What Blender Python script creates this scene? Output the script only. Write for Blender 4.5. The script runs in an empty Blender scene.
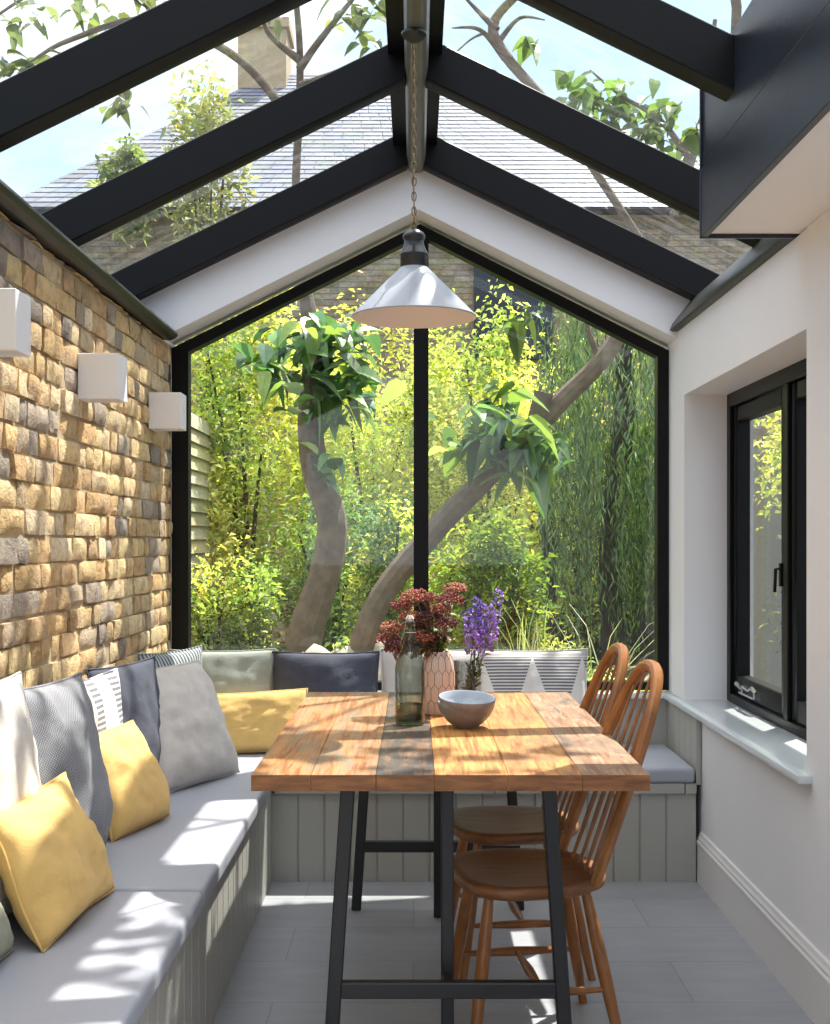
import bpy, bmesh, math, random
from mathutils import Vector, Matrix, noise
R = math.radians
C = bpy.context.scene.collection
rng = random.Random(7)
F, CX, CY, EYE = 1250.0, 415.0, 540.0, 1.3
def P(px, py, Y):
    s = F / Y
    return Vector(((px - CX) / s, Y, EYE + (CY - py) / s))

# ------------------------------------------------------------------ materials
class NT:
    def __init__(s, name):
        s.mat = bpy.data.materials.new(name); s.mat.use_nodes = True
        s.nt = s.mat.node_tree; s.nt.nodes.clear()
        s.out = s.nt.nodes.new('ShaderNodeOutputMaterial')
    def n(s, typ, ins=None, **kw):
        nd = s.nt.nodes.new(typ)
        for k, v in kw.items(): setattr(nd, k, v)
        for k, v in (ins or {}).items(): s.set(nd.inputs[k], v)
        return nd
    def set(s, sock, v):
        if isinstance(v, bpy.types.NodeSocket): s.nt.links.new(v, sock)
        elif isinstance(v, bpy.types.Node): s.nt.links.new(v.outputs[0], sock)
        else:
            if hasattr(sock.default_value, '__len__') and len(sock.default_value) == 4 and len(v) == 3: v = (*v, 1)
            sock.default_value = v
    def m(s, op, a, b=0.0, c=None, clamp=False):
        nd = s.nt.nodes.new('ShaderNodeMath'); nd.operation = op; nd.use_clamp = clamp
        s.set(nd.inputs[0], a); s.set(nd.inputs[1], b)
        if c is not None: s.set(nd.inputs[2], c)
        return nd.outputs[0]
    def mix(s, f, a, b, blend='MIX'):
        nd = s.nt.nodes.new('ShaderNodeMix'); nd.data_type = 'RGBA'; nd.blend_type = blend
        s.set(nd.inputs[0], f); s.set(nd.inputs[6], a); s.set(nd.inputs[7], b)
        return nd.outputs[2]
    def coord(s, k='Object'): return s.n('ShaderNodeTexCoord').outputs[k]
    def xyz(s, v):
        q = s.n('ShaderNodeSeparateXYZ', {0: v}); return q.outputs[0], q.outputs[1], q.outputs[2]
    def mapping(s, v, scale=(1,1,1), loc=(0,0,0)):
        return s.n('ShaderNodeMapping', {'Vector': v, 'Scale': scale, 'Location': loc}).outputs[0]
    def noise(s, v, scale, detail=3, rough=.5, dist=0):
        return s.n('ShaderNodeTexNoise', {'Vector': v, 'Scale': scale, 'Detail': detail, 'Roughness': rough, 'Distortion': dist}).outputs[0]
    def ramp(s, f, stops):
        nd = s.n('ShaderNodeValToRGB', {0: f}); e = nd.color_ramp.elements
        while len(e) < len(stops): e.new(.5)
        for el, (p, c) in zip(e, stops):
            el.position = p; el.color = (*c, 1) if len(c) == 3 else c
        return nd.outputs[0]
    def bump(s, h, strength=.3, dist=.01):
        return s.n('ShaderNodeBump', {'Height': h, 'Strength': strength, 'Distance': dist}).outputs[0]
    def bsdf(s, col, rough=.5, metal=0, normal=None, **kw):
        b = s.n('ShaderNodeBsdfPrincipled', {'Base Color': col, 'Roughness': rough, 'Metallic': metal})
        if normal is not None: s.set(b.inputs['Normal'], normal)
        for k, v in kw.items(): s.set(b.inputs[k.replace('_', ' ')], v)
        s.nt.links.new(b.outputs[0], s.out.inputs[0]); return b
    def end(s, sh): s.nt.links.new(sh.outputs[0], s.out.inputs[0])

def paint(name, col, rough=.5, var=.06, bump=.05, nscale=6, metal=0, **kw):
    t = NT(name); v = t.coord()
    n = t.noise(v, nscale, 4)
    c = t.mix(n, tuple(x*(1-var) for x in col), tuple(min(1, x*(1+var)) for x in col))
    n2 = t.noise(v, nscale*18, 3)
    t.bsdf(c, rough, metal, t.bump(n2, bump, .03 if bump >= 1 else .004), **kw); return t.mat

def attr_mat(name, rough=.8, nscale=40, var=.25, bump=.5, bdist=.004):
    t = NT(name); v = t.coord()
    a = t.n('ShaderNodeAttribute', attribute_name='col').outputs[0]
    n = t.noise(v, nscale, 5, .65)
    c = t.mix(1.0, a, t.ramp(n, [(.25, (1-var,)*3), (.75, (1+var,)*3)]), 'MULTIPLY')
    t.bsdf(c, rough, 0, t.bump(n, bump, bdist)); return t.mat

def brick_mat():
    t = NT('stock brick'); v = t.coord()
    a = t.n('ShaderNodeAttribute', attribute_name='col').outputs[0]
    n = t.noise(v, 22, 6, .7); n2 = t.noise(v, 90, 4, .7); n3 = t.noise(v, 9, 3)
    c = t.mix(1.0, a, t.ramp(n, [(.28, (.5, .46, .42)), (.5, (1, 1, 1)), (.75, (1.25, 1.22, 1.15))]), 'MULTIPLY')
    c = t.mix(t.m('MULTIPLY', t.ramp(n3, [(.5, (0,0,0)), (.8, (1,1,1))]), .35), c, (.55, .47, .36))
    h = t.m('ADD', n, t.m('MULTIPLY', n2, .5))
    t.bsdf(c, .92, 0, t.bump(h, .9, .014)); return t.mat

def leaf_mat(name, trans=.45, gloss=.5):
    t = NT(name)
    a = t.n('ShaderNodeAttribute', attribute_name='col').outputs[0]
    b = t.n('ShaderNodeBsdfPrincipled', {'Base Color': a, 'Roughness': gloss})
    tr = t.n('ShaderNodeBsdfTranslucent', {'Color': t.mix(1.0, a, (1.6, 1.6, .9), 'MULTIPLY')})
    t.end(t.n('ShaderNodeMixShader', {0: trans, 1: b, 2: tr})); return t.mat

def glass_mat(name, tint=(.95, .98, .965), k=1.0, streaks=0):
    t = NT(name)
    f = t.n('ShaderNodeLayerWeight', {'Blend': .5}).outputs[1]
    fr = t.m('MULTIPLY', t.m('MULTIPLY_ADD', t.m('POWER', f, 5), .9, .045), k, clamp=True)
    sh = t.n('ShaderNodeMixShader', {0: fr, 1: t.n('ShaderNodeBsdfTransparent', {'Color': tint}),
          2: t.n('ShaderNodeBsdfGlossy', {'Color': (1,1,1), 'Roughness': .02})})
    if streaks:  # noise-driven whitish streaks mixed into the pane
        v = t.coord(); q = t.noise(t.mapping(v, (1.2, 5, 2)), 2.2, 6, .65, 1.2)
        d = t.m('MULTIPLY_ADD', t.ramp(q, [(.42, (0,0,0)), (.68, (1,1,1))]), streaks, streaks*.12)
        df = t.n('ShaderNodeMixShader', {0: .6, 1: t.n('ShaderNodeBsdfDiffuse', {'Color': (.7,.7,.72)}), 2: t.n('ShaderNodeBsdfTranslucent', {'Color': (.7,.7,.72)})})
        sh = t.n('ShaderNodeMixShader', {0: d, 1: sh, 2: df})
    t.end(sh); return t.mat

def fabric(name, col, var=.1, weave=2600, bump=.35, rough=.95, pattern=None):
    t = NT(name); v = t.coord(); x, y, z = t.xyz(v)
    n = t.noise(v, 14, 4); w = t.m('MULTIPLY', t.m('SINE', t.m('MULTIPLY', x, weave)), t.m('SINE', t.m('MULTIPLY', z, weave)))
    base = pattern(t, x, y, z, v) if pattern else col
    c = t.mix(1.0, base, t.ramp(n, [(.3, (1-var,)*3), (.7, (1+var,)*3)]), 'MULTIPLY')
    b = t.bsdf(c, rough, 0, t.bump(t.m('ADD', t.m('MULTIPLY', w, .05), t.noise(t.mapping(v, (1, 1, 1.6)), 16, 5, .6, .8)), bump, .012))
    b.inputs['Sheen Weight'].default_value = .07; return t.mat

def pat_waffle(t, x, y, z, v):
    a = t.m('SINE', t.m('MULTIPLY', x, 760)); b = t.m('SINE', t.m('MULTIPLY', z, 760))
    return t.mix(t.m('MULTIPLY_ADD', t.m('MULTIPLY', a, b), .5, .5, True), (.08, .085, .10), (.40, .40, .42))
def pat_dash(t, x, y, z, v):
    f = t.m('GREATER_THAN', t.m('FRACT', t.m('MULTIPLY', z, 58)), .45)
    band = None
    for x0 in (-.2, -.02, .165):
        q = t.m('LESS_THAN', t.m('ABSOLUTE', t.m('SUBTRACT', x, x0)), .035)
        band = q if band is None else t.m('MAXIMUM', band, q)
    return t.mix(t.m('MULTIPLY', f, band), (.78, .76, .72), (.2, .2, .22))
def pat_corner(t, x, y, z, v):
    f = t.m('GREATER_THAN', t.m('FRACT', t.m('MULTIPLY', t.m('ADD', x, t.m('MULTIPLY', z, .0)), 50)), .5)
    b = t.m('LESS_THAN', t.m('FRACT', t.m('MULTIPLY', z, 7)), .6)
    return t.mix(t.m('MULTIPLY', f, b), (.42, .45, .45), (.08, .09, .11))
def pat_tri(t, x, y, z, v):
    # two triangles standing on their tips, filled with fine horizontal lines
    tri = t.m('MULTIPLY', t.m('ABSOLUTE', t.m('SUBTRACT', t.m('FRACT', t.m('ADD', t.m('DIVIDE', x, .21), 20.0)), .5)), 2)
    ins = t.m('GREATER_THAN', t.m('MULTIPLY_ADD', z, 3.2, .45), tri)
    ins = t.m('MULTIPLY', ins, t.m('LESS_THAN', z, .168))
    st = t.m('GREATER_THAN', t.m('FRACT', t.m('MULTIPLY', z, 75)), .4)
    edge = t.m('GREATER_THAN', z, .176)
    return t.mix(t.m('MULTIPLY', ins, st), t.mix(edge, (.72, .68, .64), (.5, .48, .46)), (.16, .16, .18))

def floor_mat():
    t = NT('porcelain floor tile'); v = t.coord()
    br = t.n('ShaderNodeTexBrick', {'Vector': t.mapping(v, (1,1,1), (.005, .225, 0)), 'Color1': (.30,.31,.335), 'Color2': (.335,.345,.37), 'Mortar': (.24,.24,.25),
        'Scale': 1.0, 'Mortar Size': .0022, 'Mortar Smooth': .1, 'Bias': 0.0, 'Brick Width': .79, 'Row Height': .34}, offset=.5, offset_frequency=2)
    n = t.noise(t.mapping(v, (1.5, 6, 1)), 2.5, 5, .6)
    c = t.mix(1.0, br.outputs[0], t.ramp(n, [(.3, (.9,.9,.9)), (.7, (1.08,1.08,1.08))]), 'MULTIPLY')
    t.bsdf(c, .42, 0, t.bump(t.m('SUBTRACT', 1, br.outputs[1]), .4, .002)); return t.mat

def table_mat():
    t = NT('reclaimed table planks'); v = t.coord()
    a = t.n('ShaderNodeAttribute', attribute_name='col').outputs[0]
    w = t.n('ShaderNodeAttribute', attribute_name='wear').outputs[0]
    wr, wg, wb = t.xyz(w)
    g = t.noise(t.mapping(v, (38, 2.2, 20)), 1.6, 6, .65, .6)
    g2 = t.noise(t.mapping(v, (150, 5, 60)), 1.0, 4, .6)
    blot = t.noise(t.mapping(v, (7, 3.2, 7)), 1.5, 6, .7, .8)
    dark = t.mix(1.0, a, (.22, .14, .1), 'MULTIPLY')
    c = t.mix(t.ramp(g, [(.38, (1,1,1)), (.58, (0,0,0))]), a, t.mix(1.0, a, (.42, .30, .22), 'MULTIPLY'))
    c = t.mix(t.m('MULTIPLY', t.ramp(g2, [(.56, (0,0,0)), (.64, (1,1,1))]), .45), c, dark)
    mask = t.m('ADD', t.m('MULTIPLY', blot, .52), t.m('MULTIPLY', g, .48))
    m1 = t.m('GREATER_THAN', t.m('ADD', mask, wr), 1.0)
    m1 = t.m('MULTIPLY_ADD', t.m('SUBTRACT', t.m('ADD', mask, wr), .93), 7.0, 0.0, True)
    c = t.mix(t.m('MULTIPLY', m1, wb), c, t.mix(wg, (.045, .04, .036), (.115, .14, .115)))
    t.bsdf(c, .5, 0, t.bump(t.m('ADD', g, t.m('MULTIPLY', g2, .4)), .35, .004)); return t.mat

def wood_mat(name, col, dark, axis=(6, 6, 60), rough=.35):
    t = NT(name); v = t.coord()
    g = t.noise(t.mapping(v, axis), 1.0, 5, .6, .5)
    t.bsdf(t.mix(t.ramp(g, [(.3, (0,0,0)), (.7, (1,1,1))]), dark, col), rough, 0, t.bump(g, .1, .002)); return t.mat

M = dict(
    wall=paint('white wall paint', (.79, .782, .79), .6, .02, .04),
    soffit=paint('soffit white', (.84, .82, .79), .6, .02, .03),
    brick=brick_mat(), mortar=paint('lime mortar', (.48, .38, .24), .95, .2, .8, 12),
    black=paint('black frame paint', (.004, .004, .0045), .42, .2, .03, Specular_IOR_Level=.2),
    steel=paint('black steel', (.010, .010, .012), .42, .2, .05, 20),
    navy=paint('navy fascia paint', (.014, .018, .028), .3, .4, .12, 5),
    olive=paint('olive metal', (.014, .016, .011), .4, .35, .12, 8),
    ridge=paint('ridge metal', (.13, .13, .10), .35, .3, .1, 10),
    bench=paint('sage grey bench paint', (.40, .395, .355), .5, .04, .04),
    sill=paint('pale sill', (.62, .66, .68), .16, .03, .01),
    pad=paint('blue grey seat pad', (.37, .385, .44), .55, .05, .08, 5),
    skirting=paint('skirting paint', (.72, .70, .69), .45, .02, .02),
    floor=floor_mat(), table=table_mat(), table_edge=wood_mat('table edge wood', (.36, .15, .05), (.11, .04, .015), (9, 9, 60), .5),
    chair=wood_mat('honey chair wood', (.38, .155, .042), (.18, .065, .018), (14, 14, 8), .3),
    seatwood=wood_mat('chair seat wood', (.30, .125, .045), (.14, .055, .02), (5, 40, 30), .45),
    plaster=paint('white plaster', (.82, .81, .80), .7, .015, .02),
    glass=glass_mat('window glass', (.95,.98,.965), 1.0), roofglass=glass_mat('roof glass', (.95,.97,.98), 1.0, .07),
    shade=paint('enamel lamp shade', (.33, .35, .39), .32, .04, .02, 8), lining=paint('lamp lining', (.75, .66, .58), .5, .02, .02),
    cap=paint('lamp cap', (.02, .02, .024), .25, .2, .02), brass=paint('aged brass chain', (.22, .15, .08), .4, .3, .1, 60, .8),
    leaf=leaf_mat('leaf'), bigleaf=leaf_mat('broad leaf', .4, .35), darkleaf=leaf_mat('shade leaf', .25, .5),
    bark=paint('bark', (.30, .235, .17), .9, .6, 1.0, 14), darkbark=paint('dark bark', (.07, .055, .045), .9, .4, 1.0, 8),
    fence=attr_mat('fence boards', .85, 30, .3), stone=paint('garden stone', (.42, .37, .31), .9, .35, .9, 7),
    slate=attr_mat('slate', .6, 12, .25), soil=paint('soil', (.10, .085, .055), .95, .4, .9, 6),
    bowl_out=paint('bowl glaze outside', (.22, .21, .215), .35, .2, .05, 30), bowl_in=paint('bowl glaze inside', (.42, .47, .53), .2, .18, .03, 70),
    pinkvase=paint('blush vase', (.66, .50, .42), .4, .05, .03), vaseline=paint('vase line', (.16, .10, .08), .5, .1, .02),
    petal=attr_mat('petals', .7, 80, .2, .2), stem=paint('stem', (.12, .17, .05), .6, .3, .1, 30),
    white_porcelain=paint('porcelain', (.75, .70, .66), .3, .05, .02), wire=paint('wire', (.35, .34, .33), .3, .1, .02, 20, .9),
    chrome=paint('chrome', (.6, .6, .6), .2, .05, .02, 20, 1.0), dullframe=paint('grey window frame', (.05, .05, .05), .4, .2, .03),
)
def bottle_mat(name, col, k):
    t = NT(name)
    fr = t.m('MULTIPLY_ADD', t.m('POWER', t.n('ShaderNodeLayerWeight', {'Blend': .5}).outputs[1], 4), .7, .05, True)
    lw = t.n('ShaderNodeLayerWeight', {'Blend': .35}).outputs[1]
    tint = t.mix(lw, col, tuple(c*k for c in col))
    t.end(t.n('ShaderNodeMixShader', {0: fr, 1: t.n('ShaderNodeBsdfTransparent', {'Color': tint}), 2: t.n('ShaderNodeBsdfGlossy', {'Color': (1,1,1), 'Roughness': .03})}))
    return t.mat
M['bottle'] = bottle_mat('grey green bottle glass', (.62, .66, .60), .3)
M['clear'] = bottle_mat('clear glass', (.86, .88, .86), .22)
FB = dict(
    white=fabric('cream linen', (.66, .62, .56)), yellow=fabric('mustard cotton', (.72, .47, .16), .08),
    olive=fabric('olive linen', (.30, .30, .22)), waffle=fabric('waffle weave', None, .08, pattern=pat_waffle),
    dash=fabric('dashed weave', None, .05, pattern=pat_dash), navy=fabric('navy linen', (.055, .06, .085), .15),
    linen=fabric('pale grey linen', (.60, .56, .52), .1), corner=fabric('patterned weave', None, .08, pattern=pat_corner),
    sage=fabric('sage linen', (.31, .34, .30), .1), grey=fabric('light grey linen', (.52, .50, .48), .08),
    tri=fabric('triangle weave', None, .06, pattern=pat_tri),
)

# ------------------------------------------------------------------ mesh builder
class MB:
    def __init__(s): s.v = []; s.f = []; s.m = []; s.c = []; s.w = []
    def add(s, vs, fs, mi=0, col=None, wear=None):
        o = len(s.v); s.v.extend(Vector(v) for v in vs)
        for f in fs: s.f.append([i + o for i in f]); s.m.append(mi); s.c.append(col); s.w.append(wear)
    def box(s, x0, x1, y0, y1, z0, z1, mi=0, col=None, wear=None):
        s.add([(x0,y0,z0),(x1,y0,z0),(x1,y1,z0),(x0,y1,z0),(x0,y0,z1),(x1,y0,z1),(x1,y1,z1),(x0,y1,z1)],
              [(3,2,1,0),(4,5,6,7),(0,1,5,4),(1,2,6,5),(2,3,7,6),(3,0,4,7)], mi, col, wear)
    def prism(s, poly, axis, d0, d1, mi=0, col=None):
        # poly: list of 2D points; axis 'y': (x,z) extruded along y; 'x': (y,z); 'z': (x,y)
        def mk(p, d): return {'y': (p[0], d, p[1]), 'x': (d, p[0], p[1]), 'z': (p[0], p[1], d)}[axis]
        n = len(poly); vs = [mk(p, d0) for p in poly] + [mk(p, d1) for p in poly]
        fs = [list(range(n))[::-1], list(range(n, 2*n))] + [(i, (i+1) % n, n + (i+1) % n, n + i) for i in range(n)]
        s.add(vs, fs, mi, col)
    def bar(s, a, b, w, d, up=(0,1,0), mi=0):
        a = Vector(a); b = Vector(b); t = (b - a).normalized(); u = Vector(up); sd = t.cross(u).normalized(); u = sd.cross(t).normalized()
        vs = [p + sd*i*w/2 + u*j*d/2 for p in (a, b) for i, j in ((-1,-1),(1,-1),(1,1),(-1,1))]
        s.add(vs, [(3,2,1,0),(4,5,6,7),(0,1,5,4),(1,2,6,5),(2,3,7,6),(3,0,4,7)], mi)
    def tube(s, pts, radii, sides=8, cap=True, mi=0, col=None, closed=False, flat=None):
        pts = [Vector(p) for p in pts]; n = len(pts)
        if not hasattr(radii, '__len__'): radii = [radii]*n
        vs = []; prev = None
        for i, p in enumerate(pts):
            a = pts[(i-1) % n] if (closed or i > 0) else p; b = pts[(i+1) % n] if (closed or i < n-1) else p
            t = (b - a).normalized()
            if prev is None:
                u = t.orthogonal().normalized()
                if flat is not None: u = (Vector(flat) - t*Vector(flat).dot(t)).normalized()
            else: u = (prev - t*prev.dot(t)).normalized()
            prev = u; w = t.cross(u)
            for k in range(sides):
                an = 2*math.pi*k/sides
                vs.append(p + (u*math.cos(an) + w*math.sin(an))*radii[i])
        fs = []
        for i in range(n if closed else n-1):
            j = (i+1) % n
            for k in range(sides):
                l = (k+1) % sides; fs.append((i*sides+k, i*sides+l, j*sides+l, j*sides+k))
        if cap and not closed: fs.append(list(range(sides))[::-1]); fs.append([(n-1)*sides + k for k in range(sides)])
        s.add(vs, fs, mi, col)
    def lathe(s, prof, center=(0,0,0), sides=40, mi=0, closed=False, col=None):
        cx, cy, cz = center; n = len(prof); vs = []; fs = []
        for r, z in prof:
            for k in range(sides):
                a = 2*math.pi*k/sides; vs.append((cx + r*math.cos(a), cy + r*math.sin(a), cz + z))
        for i in range(n if closed else n-1):
            j = (i+1) % n
            for k in range(sides):
                l = (k+1) % sides; fs.append((i*sides+k, i*sides+l, j*sides+l, j*sides+k))
        s.add(vs, fs, mi, col)
    def blob(s, p, r, col=None, mi=0):
        x, y, z = p; s.add([(x+r,y,z),(x-r,y,z),(x,y+r,z),(x,y-r,z),(x,y,z+r),(x,y,z-r)],
            [(0,2,4),(2,1,4),(1,3,4),(3,0,4),(2,0,5),(1,2,5),(3,1,5),(0,3,5)], mi, col)
    def leaf(s, p, d, L, W, col, droop=.25):
        p = Vector(p); d = d.normalized(); sd = d.cross(Vector((rng.gauss(0,1), rng.gauss(0,1), rng.gauss(0,1)+1.5)))
        if sd.length < 1e-4: sd = d.orthogonal()
        sd.normalize(); nrm = sd.cross(d)
        s.add([p, p + d*L*.45 + sd*W*.5 + nrm*W*.15, p + d*L + Vector((0,0,-droop*L)), p + d*L*.45 - sd*W*.5 + nrm*W*.15], [(0,1,2,3)], 0, col)
    def bigleaf(s, p, d, L, W, col, droop=.5):
        p = Vector(p); d = d.normalized(); sd = d.cross(Vector((rng.gauss(0,.35), rng.gauss(0,.35), 1)))
        if sd.length < 1e-3: sd = d.orthogonal()
        sd.normalize(); nrm = sd.cross(d)
        prof = [(0, 0), (.12, .38), (.35, .5), (.62, .38), (.84, .17), (1, 0)]
        mid = []; lf = []; rt = []
        for t, w in prof:
            c = p + d*L*t + Vector((0, 0, -droop*L*t*t)); mid.append(c)
            lf.append(c + sd*w*W + nrm*w*W*.35); rt.append(c - sd*w*W + nrm*w*W*.35)
        vs = mid + lf[1:5] + rt[1:5]; fs = [(0, 6, 1), (0, 1, 10)]
        for i in range(1, 4): fs += [(i, 5+i, 6+i, i+1), (i, i+1, 10+i, 9+i)]
        fs += [(4, 9, 5), (4, 5, 13)]
        s.add(vs, fs, 0, col)
    def build(s, name, mats, parent=None, bevel=0, segs=2, smooth=False, subsurf=0, local=False, kind=None, label=None, angle=35):
        me = bpy.data.meshes.new(name); off = Vector((0,0,0))
        if parent is not None and not local: off = parent.location + (parent.parent.location if parent.parent else Vector())
        me.from_pydata([tuple(v - off) for v in s.v], [], s.f)
        mats = mats if isinstance(mats, (list, tuple)) else [mats]
        for m in mats: me.materials.append(m)
        me.polygons.foreach_set('material_index', s.m)
        for nm, data in (('col', s.c), ('wear', s.w)):
            if any(c is not None for c in data):
                at = me.color_attributes.new(nm, 'FLOAT_COLOR', 'CORNER'); buf = []
                for f, c in zip(s.f, data):
                    c = c or (1,1,1); buf.extend((c[0], c[1], c[2], 1.0)*len(f))
                at.data.foreach_set('color', buf)
        if bevel:
            bm = bmesh.new(); bm.from_mesh(me); bmesh.ops.remove_doubles(bm, verts=bm.verts, dist=1e-6)
            es = [e for e in bm.edges if len(e.link_faces) == 2 and e.calc_face_angle(0) > R(25)]
            bmesh.ops.bevel(bm, geom=es, offset=bevel, segments=segs, profile=.6, affect='EDGES', clamp_overlap=True)
            bm.to_mesh(me); bm.free()
        if smooth or bevel:
            for p in me.polygons: p.use_smooth = True
            me.update(); me.set_sharp_from_angle(angle=R(angle))
        o = bpy.data.objects.new(name, me); C.objects.link(o)
        if parent is not None: o.parent = parent
        if subsurf:
            md = o.modifiers.new('sub', 'SUBSURF'); md.levels = md.render_levels = subsurf
        if kind: o['kind'] = kind
        if label: o['label'] = label
        return o
def tag(o, label, cat, group=None, kind=None):
    o['label'] = label; o['category'] = cat
    if group: o['group'] = group
    if kind: o['kind'] = kind
    return o
def thing(name, loc, label=None, cat=None, group=None, kind=None):
    o = bpy.data.objects.new(name, None); C.objects.link(o); o.location = loc; o.empty_display_size = .05
    if label: tag(o, label, cat, group)
    if kind: o['kind'] = kind
    return o
def copy_tree(o, parent=None):
    c = o.copy(); C.objects.link(c)
    if parent is not None: c.parent = parent
    for ch in [q for q in bpy.data.objects if q.parent == o]: copy_tree(ch, c)
    return c

# ------------------------------------------------------------------ setting
XL, XR, YB = -1.045, 1.09, 5.2          # wall faces, gable face
SL = .488                              # roof slope
RB, RT = 2.855, 3.01                    # ridge height: rafter underside / glass
XO = 1.34                              # eaves
Y0 = -1.2                              # end of the room behind the viewer
YH = 3.57                              # the lower house part ends here

mb = MB(); mb.box(-1.4, 1.4, Y0, 5.45, -.06, 0); mb.build('floor', M['floor'], kind='structure')

# brick wall: bricks in running bond over a mortar face
mb = MB(); mb.box(-1.37, XL-.012, Y0, 5.45, 0, 2.13, 1)
pal = [(.56,.37,.15),(.60,.42,.19),(.50,.31,.11),(.63,.47,.25),(.45,.30,.13),(.55,.39,.21),(.38,.28,.18),(.66,.52,.33),(.52,.31,.12),(.29,.23,.18),(.17,.14,.12),(.57,.36,.17),(.62,.45,.20)]
zc = .30; row = 0
while zc < 2.125:
    hh = .066 + rng.uniform(-.003, .003); z1 = min(zc + hh, 2.128)
    y = Y0 + .05 - rng.uniform(0, .2)
    while y < 5.36:
        L = .200 if rng.random() < .42 else .100
        L += rng.uniform(-.018, .014); y1 = min(y + L, 5.36)
        if y1 - y > .03:
            b = rng.uniform(.8, 1.15); cc = tuple(min(.85, (x*.8 + g_*.2)*b*1.2) for x, g_ in zip(rng.choice(pal), (.52, .44, .32)))
            x = XL + rng.uniform(-.006, .006); i = rng.uniform(.006, .014); j = lambda k=.006: rng.uniform(-k, k)
            bk = XL - .012
            nu, nv = (6 if y1 - y > .14 else 4), 4; sd = rng.random()*90; ny, nz = rng.uniform(-.05, .05), rng.uniform(-.06, .06)
            vs = []; hw, hz_ = (y1-y)/2, (z1-zc)/2; yc_, zm = (y+y1)/2, (zc+z1)/2
            for b_ in range(nv+1):
                for a_ in range(nu+1):
                    u, v_ = -1 + 2*a_/nu, -1 + 2*b_/nv
                    # square pushed towards a rounded worn outline
                    ru = u*(1 - .035*v_*v_*abs(u)); rv = v_*(1 - .035*u*u*abs(v_))
                    q = Vector((yc_*9 + u*1.1, sd, zm*9 + v_*.7))
                    e_ = max(abs(u), abs(v_)); dep = -i*.55*(max(0, e_-.55)/.45)**2
                    vs.append((x + dep + noise.noise(q)*.005 + noise.noise(q*2.7)*.003 + u*hw*ny + v_*hz_*nz,
                               yc_ + ru*hw + noise.noise(q + Vector((7,0,0)))*.003, zm + rv*hz_ + noise.noise(q + Vector((0,9,0)))*.003))
            W_ = nu+1; fs = [(b_*W_+a_, b_*W_+a_+1, (b_+1)*W_+a_+1, (b_+1)*W_+a_) for b_ in range(nv) for a_ in range(nu)]
            ring = [a_ for a_ in range(W_)] + [b_*W_+nu for b_ in range(1, nv+1)] + [nv*W_+a_ for a_ in range(nu-1, -1, -1)] + [b_*W_ for b_ in range(nv-1, 0, -1)]
            o_ = len(vs); vs += [(bk - .004, vs[r_][1], vs[r_][2]) for r_ in ring]; n_r = len(ring)
            fs += [(ring[k_], o_+k_, o_+(k_+1) % n_r, ring[(k_+1) % n_r]) for k_ in range(n_r)]
            mb.add(vs, fs, 0, cc)
        y = y1 + rng.uniform(.004, .009)
    zc = z1 + rng.uniform(.005, .009); row += 1
mb.build('wall_left', [M['brick'], M['mortar']], kind='structure', smooth=True, angle=28)

# right wall with a deep window recess
mb = MB()
mb.box(XR, XO+.03, Y0, 3.48, 0, 2.171); mb.box(XR, XO+.03, 3.48, 5.06, 0, .63)
mb.box(XR, XO+.03, 3.48, 5.06, 1.888, 2.165); mb.box(XR, XO+.03, 5.06, 5.45, 0, 2.165)
mb.build('wall_right', M['wall'], kind='structure')

# gable wall
mb = MB(); g = lambda x: RT - .012 - SL*abs(x)
so = .5; ap = 2.675
mb.box(XL-.01, XR+.005, YB+.12, 5.45, 0, .63)
mb.prism([(-1.36, g(1.36)), (-1.36, 2.131), (XL, 2.131), (XL, ap-so*1.055), (.015, ap), (.015, g(0))], 'y', YB, 5.45)
mb.prism([(.015, g(0)), (.015, ap), (XR, ap-so*1.075), (XR, 2.166), (1.36, 2.166), (1.36, g(1.36))], 'y', YB, 5.45)
mb.build('wall_back', M['wall'], kind='structure')

# glazed roof
roof = thing('ceiling', (0, 3, 2.5), kind='structure')
ry = [5.165 - .955*k for k in range(7)]
for k, y in enumerate(ry):
    for sgn in (-1, 1):
        xe = XO if (sgn < 0 or y > YH) else .822
        mb = MB(); mb.prism([(sgn*.03, RB-SL*.03), (sgn*xe, RB-SL*xe), (sgn*xe, RT-.012-SL*xe), (sgn*.03, RT-.012-SL*.03)], 'y', y-.045, y+.045)
        mb.build('rafter', M['black'], roof, bevel=.004, segs=1)
for k in range(len(ry)):
    ya = ry[k+1] if k+1 < len(ry) else Y0; yb = ry[k]
    if k == 0: yb = 5.4
    for sgn in (-1, 1):
        xe = XO+.02 if (sgn < 0 or ya > YH - .5) else .85
        segs = [(ya, yb, xe)]
        if sgn > 0 and ya < YH < yb: segs = [(YH, yb, XO+.02), (ya, YH, .85)]
        for a, b, e in segs:
            mb = MB(); zt = lambda x: RT - SL*x
            mb.add([(sgn*.05, a, zt(.05)), (sgn*e, a, zt(e)), (sgn*e, b, zt(e)), (sgn*.05, b, zt(.05))], [(0,1,2,3)])
            mb.build('roof_pane', M['roofglass'], roof)
mb = MB(); mb.prism([(-.09, RT-.06-.03), (.09, RT-.09), (.09, RT-.02), (0, RT+.04), (-.09, RT-.02)], 'y', Y0, YB); mb.build('ridge_board', M['black'], roof)
mb = MB(); mb.prism([(-.034,RB+.02),(-.026,RB-.018),(-.012,RB-.03),(.022,RB-.03),(.036,RB-.018),(.044,RB+.02),(.044,RB+.08),(-.034,RB+.08)], 'y', Y0, YB-.002)
mb.build('ridge_bar', M['ridge'], roof, bevel=.005, label='grey green metal bar along the ridge')
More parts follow.
